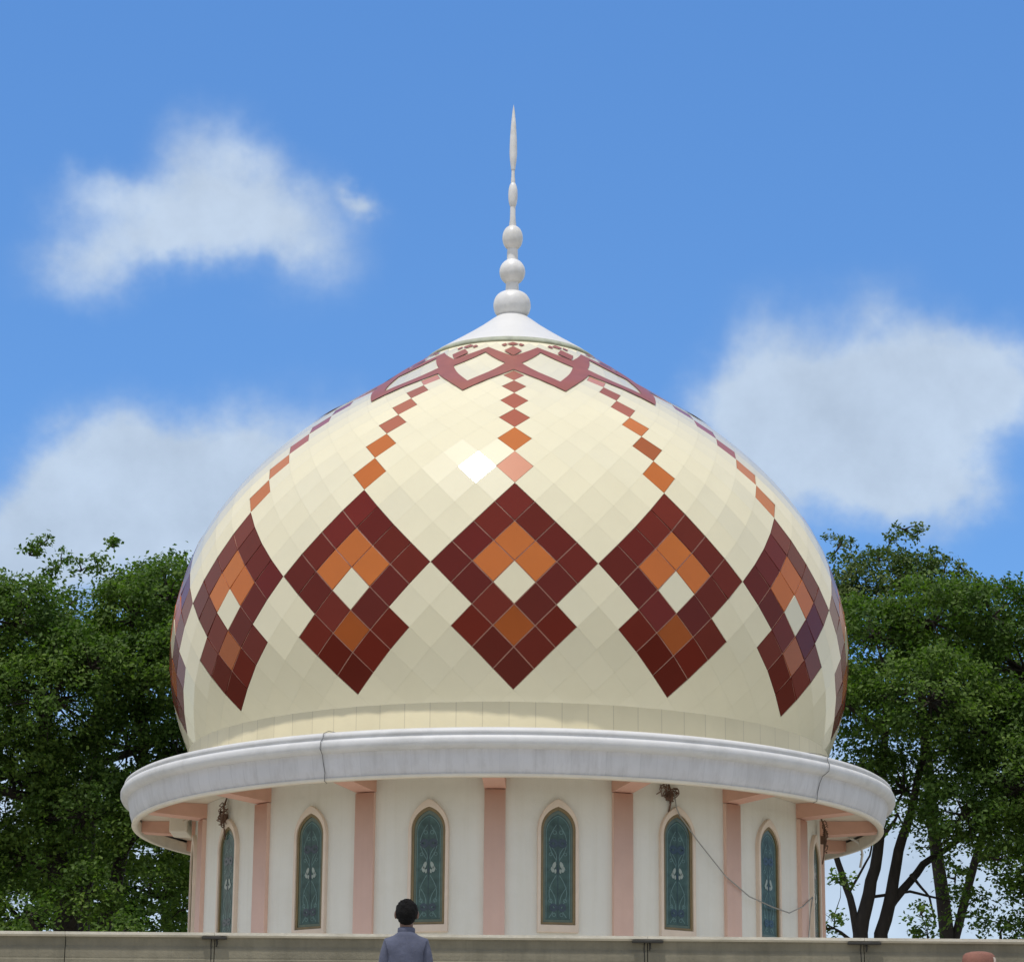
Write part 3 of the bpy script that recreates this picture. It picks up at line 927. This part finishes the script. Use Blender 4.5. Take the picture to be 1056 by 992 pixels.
LR = [(-9.16, 14.35, 0.22), (-8.89, 14.54, 0.26), (-8.56, 14.24, 0.26), (-8.68, 14.01, 0.18), (-8.12, 14.01, 0.22), (-7.86, 14.24, 0.26), (-7.53, 14.44, 0.22), (-7.62, 13.92, 0.26), (-7.38, 13.83, 0.37), (-6.92, 13.99, 0.48), (-6.52, 14.03, 0.4), (-6.15, 13.92, 0.48), (-8.27, 13.3, 0.37), (-8.78, 13.54, 0.22), (-9.12, 13.59, 0.29), (-9.51, 13.34, 0.46), (-7.08, 13.36, 0.82), (-6.15, 13.09, 0.82), (-10.37, 13.05, 1.1), (-5.42, 13.09, 0.92), (-8.5, 12.32, 1.1), (-6.83, 11.59, 1.1), (-9.52, 10.83, 1.1), (-5.0, 11.2, 1.0), (-8.2, 9.8, 1.0)]
RF = [(6.36, 12.07, 0.78), (7.38, 12.25, 0.92), (8.4, 12.35, 0.78), (5.99, 10.95, 0.71), (9.05, 11.49, 1.12), (7.17, 10.7, 1.12), (8.2, 10.28, 0.98), (6.05, 9.76, 0.58), (6.88, 9.39, 0.88), (8.63, 9.27, 1.08), (9.84, 10.3, 1.36), (7.69, 8.76, 0.76), (9.52, 8.61, 1.02), (8.83, 7.94, 0.68), (5.23, 10.94, 0.85), (10.09, 12.01, 0.85), (7.7, 7.2, 0.45), (8.4, 7.0, 0.5), (9.4, 7.4, 0.7), (9.0, 6.6, 0.5), (10.2, 7.2, 0.7), (5.5, 6.9, 0.30), (7.1, 6.7, 0.34), (8.2, 8.0, 0.45), (6.9, 7.1, 0.28), (7.5, 7.7, 0.30), (7.3, 8.3, 0.42), (5.8, 8.6, 0.40), (6.6, 8.8, 0.35), (5.6, 7.6, 0.2), (8.6, 7.7, 0.3)]
RR = [(6.37, 14.84, 0.32), (6.7, 14.66, 0.22), (6.62, 14.18, 0.52), (7.13, 14.61, 0.34), (7.39, 15.0, 0.22), (7.66, 15.2, 0.28), (7.51, 14.73, 0.3), (7.5, 14.19, 0.56), (8.13, 14.58, 0.3), (8.39, 14.35, 0.34), (8.73, 14.39, 0.19), (8.9, 14.09, 0.3), (8.06, 13.96, 0.56), (9.56, 14.01, 0.24), (9.84, 14.09, 0.19), (9.98, 13.67, 0.34), (9.08, 13.63, 0.45), (6.82, 13.42, 0.82), (8.5, 13.05, 1.12), (9.96, 12.3, 1.12), (5.89, 13.41, 0.93), (7.34, 11.9, 1.31), (9.17, 10.98, 1.31), (11.28, 12.69, 1.31), (9.6, 9.2, 1.0)]
tree('broad dark green tree filling the view left of the dome', (-7.4, 11.0, 0.0), LF,
     [[((-7.4, 11, -0.2), 0.34), ((-7.6, 11, 3.5), 0.27), ((-7.5, 11, 6.8), 0.22), ((-7.9, 11, 9.0), 0.16), ((-8.2, 11, 11.0), 0.08)],
      [((-7.55, 11, 4.5), 0.18), ((-6.8, 11.2, 7.2), 0.13), ((-6.3, 11, 9.6), 0.09), ((-6.4, 11, 11.8), 0.05)]], 'leaf_green', 0.092, 1.0, 0.8, jitter_seed=3)
tree('taller thin topped tree with airy sprigs behind the left tree', (-8.0, 15.0, 0.0), LR,
     [[((-8.0, 15, -0.2), 0.30), ((-8.0, 15, 5.0), 0.22), ((-7.8, 15, 9.0), 0.15), ((-7.7, 15, 12.4), 0.07), ((-7.7, 15, 13.3), 0.04)]], 'leaf_green', 0.092, 1.0, 0.8, jitter_seed=5)
tree('bright green tree with several dark stems right of the dome', (6.6, 11.0, 0.0), RF,
     [[((6.5, 11, -0.2), 0.30), ((6.2, 11, 4.0), 0.22), ((6.02, 11, 6.9), 0.13), ((6.30, 11, 8.0), 0.10), ((6.45, 11, 9.2), 0.08), ((6.6, 11, 11.2), 0.05)],
      [((6.35, 11, 4.5), 0.16), ((6.38, 11.1, 6.9), 0.12), ((6.68, 11.1, 8.1), 0.095), ((7.0, 11.0, 9.2), 0.07), ((7.4, 11, 11.0), 0.05)],
      [((6.5, 11.1, 7.3), 0.085), ((7.15, 11.2, 8.1), 0.065), ((7.9, 11.2, 8.6), 0.045), ((8.5, 11.2, 9.2), 0.03)],
      [((6.15, 11, 5.8), 0.085), ((5.9, 11.0, 7.3), 0.065), ((5.62, 11, 8.25), 0.05), ((5.3, 11, 9.2), 0.035)],
      [((6.1, 11.1, 7.5), 0.03), ((6.9, 11.1, 7.62), 0.025), ((7.6, 11.1, 7.45), 0.015)],
      [((5.85, 10.9, 7.6), 0.025), ((6.2, 10.9, 8.2), 0.018), ((6.3, 10.9, 8.7), 0.012)],
      [((6.9, 11.0, 7.9), 0.03), ((7.2, 10.9, 7.5), 0.02), ((7.3, 10.9, 7.0), 0.012)]], 'leaf_green', 0.092, 1.0, 0.8, jitter_seed=9)
tree('taller greyish green tree with knobbly top behind the right tree', (8.3, 16.0, 0.0), RR,
     [[((8.3, 16, -0.2), 0.26), ((8.4, 16, 5.0), 0.17), ((8.1, 16, 9.0), 0.12), ((7.9, 16, 12.0), 0.10), ((7.7, 16, 13.6), 0.05)],
      [((8.3, 16, 7.0), 0.09), ((9.2, 16, 10.0), 0.07), ((9.4, 16, 12.8), 0.05)]], 'leaf_grey', 0.088, 1.0, 0.8, jitter_seed=12)

# ------------------------------------------------------------------ sky and sun
tree('low dark tree farther back filling the gap under the left crown', (-11.5, 25.0, 0.0),
     [(-13.0, 9.4, 1.3), (-11.2, 9.0, 1.2), (-9.4, 9.3, 1.2), (-7.6, 9.0, 1.1), (-12.3, 7.7, 1.0), (-10.4, 7.6, 0.8), (-8.5, 8.1, 0.8), (-6.0, 9.6, 1.0), (-13.8, 8.0, 1.0), (-9.8, 10.4, 1.2), (-7.8, 10.8, 1.1)],
     [[((-11.5, 25, -0.2), 0.30), ((-11.3, 25, 4.0), 0.22), ((-10.6, 25, 7.5), 0.14), ((-9.8, 25, 9.6), 0.07)]], 'leaf_green', 0.13, 0.8, 0.8, bulge=0.2, jitter_seed=21)

w = bpy.data.worlds.new('World'); SC.world = w; w.use_nodes = True
nt = w.node_tree
bg = nt.nodes['Background']
sky = nt.nodes.new('ShaderNodeTexSky')
sky.sky_type = 'NISHITA'; sky.sun_disc = False
sky.sun_elevation = SUN_EL
sky.sun_rotation = SUN_AZ
sky.air_density = 1.0; sky.dust_density = 0.0; sky.ozone_density = 4.0; sky.altitude = 2600
SKY_STR = 0.15
hs = nt.nodes.new('ShaderNodeHueSaturation')
hs.inputs['Saturation'].default_value = 1.16
hs.inputs['Value'].default_value = 1.42
nt.links.new(sky.outputs[0], hs.inputs['Color'])
tc = nt.nodes.new('ShaderNodeTexCoord')
sp = nt.nodes.new('ShaderNodeSeparateXYZ'); nt.links.new(tc.outputs['Generated'], sp.inputs[0])
X_, Y_, Z_ = sp.outputs
yy = math_node(nt, 'MAXIMUM', Y_, 0.02)
u = math_node(nt, 'DIVIDE', X_, yy); v = math_node(nt, 'DIVIDE', Z_, yy)
# warp the directions a little so cloud edges are ragged
def wnoise(scale, detail, off):
    n = nt.nodes.new('ShaderNodeTexNoise'); n.inputs['Scale'].default_value = scale; n.inputs['Detail'].default_value = detail
    n.inputs['Roughness'].default_value = 0.6
    mp = nt.nodes.new('ShaderNodeMapping'); mp.inputs['Location'].default_value = off
    nt.links.new(tc.outputs['Generated'], mp.inputs[0]); nt.links.new(mp.outputs[0], n.inputs['Vector'])
    return n.outputs['Fac']
wu = math_node(nt, 'MULTIPLY_ADD', wnoise(32, 4, (3, 1, 2)), 0.030, -0.015)
wv = math_node(nt, 'MULTIPLY_ADD', wnoise(32, 4, (7, 5, 9)), 0.030, -0.015)
uu = math_node(nt, 'ADD', u, wu); vv = math_node(nt, 'ADD', v, wv)
CL = [(-0.1150, 0.3920, 0.0200, 0.0190, 0.65), (-0.0950, 0.3880, 0.0150, 0.0130, 0.45), (-0.1060, 0.3700, 0.0380, 0.0140, 0.85), (-0.1500, 0.3760, 0.0220, 0.0095, 0.60),
      (-0.1570, 0.3480, 0.0240, 0.0150, 0.60), (-0.1320, 0.3580, 0.0260, 0.0130, 0.55), (-0.0760, 0.3570, 0.0260, 0.0210, 0.50), (-0.1050, 0.3560, 0.0300, 0.0080, 0.30), (-0.0530, 0.3740, 0.0060, 0.0050, 0.7),
      (-0.1500, 0.2660, 0.0200, 0.0230, 1.2), (-0.1172, 0.2610, 0.0330, 0.0240, 1.9), (-0.0791, 0.2650, 0.0304, 0.0300, 1.3), (-0.1721, 0.2400, 0.0404, 0.0236, 1.1),
      (0.0950, 0.2960, 0.0220, 0.0330, 1.3), (0.1380, 0.2980, 0.0260, 0.0330, 1.7), (0.1150, 0.2820, 0.0360, 0.0220, 1.2), (0.1760, 0.3060, 0.0240, 0.0170, 1.2), (0.1500, 0.2660, 0.0260, 0.0160, 0.7),
      (-0.16, 0.11, 0.10, 0.060, 2.0), (0.16, 0.11, 0.10, 0.060, 2.0), (-0.33, 0.30, 0.07, 0.05, 1.3), (0.36, 0.24, 0.08, 0.05, 1.4), (0.40, 0.45, 0.06, 0.04, 1.2)]
tot = None
for cu, cv_, ru, rv, amp in CL:
    a_ = math_node(nt, 'MULTIPLY', math_node(nt, 'SUBTRACT', uu, cu), 1 / ru)
    b_ = math_node(nt, 'MULTIPLY', math_node(nt, 'SUBTRACT', vv, cv_), 1 / rv)
    d2 = math_node(nt, 'ADD', math_node(nt, 'MULTIPLY', a_, a_), math_node(nt, 'MULTIPLY', b_, b_))
    g = math_node(nt, 'MULTIPLY', math_node(nt, 'POWER', 2.718, math_node(nt, 'MULTIPLY', d2, -1.0)), amp)
    tot = g if tot is None else math_node(nt, 'ADD', tot, g)
puff = math_node(nt, 'MULTIPLY_ADD', wnoise(60, 6, (1, 2, 3)), 0.9, 0.55)
dens = math_node(nt, 'MULTIPLY', tot, puff)
front = math_node(nt, 'GREATER_THAN', Y_, 0.05)
dens = math_node(nt, 'MULTIPLY', dens, front)
mr = nt.nodes.new('ShaderNodeMapRange'); mr.interpolation_type = 'SMOOTHSTEP'
mr.inputs['From Min'].default_value = 0.04; mr.inputs['From Max'].default_value = 1.15
mr.inputs['To Max'].default_value = 0.84
nt.links.new(dens, mr.inputs['Value'])
# unseen warm white cloud, added to take the blue out of shade and reflections
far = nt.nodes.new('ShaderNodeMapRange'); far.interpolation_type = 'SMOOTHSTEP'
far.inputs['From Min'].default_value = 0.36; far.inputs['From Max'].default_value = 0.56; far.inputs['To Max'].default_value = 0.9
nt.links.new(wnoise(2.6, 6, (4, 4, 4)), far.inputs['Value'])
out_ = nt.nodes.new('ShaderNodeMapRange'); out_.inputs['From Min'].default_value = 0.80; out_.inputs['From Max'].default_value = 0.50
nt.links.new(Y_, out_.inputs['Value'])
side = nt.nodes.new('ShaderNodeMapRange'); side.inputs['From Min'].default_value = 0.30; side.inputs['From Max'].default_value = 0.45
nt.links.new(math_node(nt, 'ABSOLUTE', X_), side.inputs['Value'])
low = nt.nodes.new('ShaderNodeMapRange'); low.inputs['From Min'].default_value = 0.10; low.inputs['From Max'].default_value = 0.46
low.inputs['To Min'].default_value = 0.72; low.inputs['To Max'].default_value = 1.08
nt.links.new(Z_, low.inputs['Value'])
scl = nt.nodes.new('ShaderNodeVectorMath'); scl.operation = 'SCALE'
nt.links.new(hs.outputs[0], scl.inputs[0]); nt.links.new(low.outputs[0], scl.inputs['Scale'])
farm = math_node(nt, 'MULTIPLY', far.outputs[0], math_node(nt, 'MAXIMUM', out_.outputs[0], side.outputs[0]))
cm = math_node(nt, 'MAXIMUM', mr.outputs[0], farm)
CLOUD = (3.75, 4.4, 5.15)
cvar = nt.nodes.new('ShaderNodeMapRange'); cvar.inputs['From Min'].default_value = 0.3; cvar.inputs['From Max'].default_value = 0.7
cvar.inputs['To Min'].default_value = 0.90; cvar.inputs['To Max'].default_value = 1.16
nt.links.new(wnoise(22, 6, (8, 3, 6)), cvar.inputs['Value'])
csc = nt.nodes.new('ShaderNodeVectorMath'); csc.operation = 'SCALE'; csc.inputs[0].default_value = CLOUD
nt.links.new(cvar.outputs[0], csc.inputs['Scale'])
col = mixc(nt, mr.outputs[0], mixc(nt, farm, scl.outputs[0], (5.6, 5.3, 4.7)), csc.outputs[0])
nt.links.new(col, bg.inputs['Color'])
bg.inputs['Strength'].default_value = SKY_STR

sd = bpy.data.lights.new('sun', 'SUN')
sd.energy = 2.65; sd.angle = rad(1.5); sd.color = (1.0, 0.955, 0.89)
so = bpy.data.objects.new('sun', sd); COL.objects.link(so)
so.rotation_euler = (-sun_dir).to_track_quat('-Z', 'Y').to_euler()
so.location = sun_dir * 60

SC.render.engine = 'CYCLES'
SC.view_settings.view_transform = 'Standard'
SC.view_settings.look = 'None'
SC.view_settings.exposure = 0.0
SC.view_settings.gamma = 1.0
SC.cycles.use_denoising = True
SC.cycles.max_bounces = 8
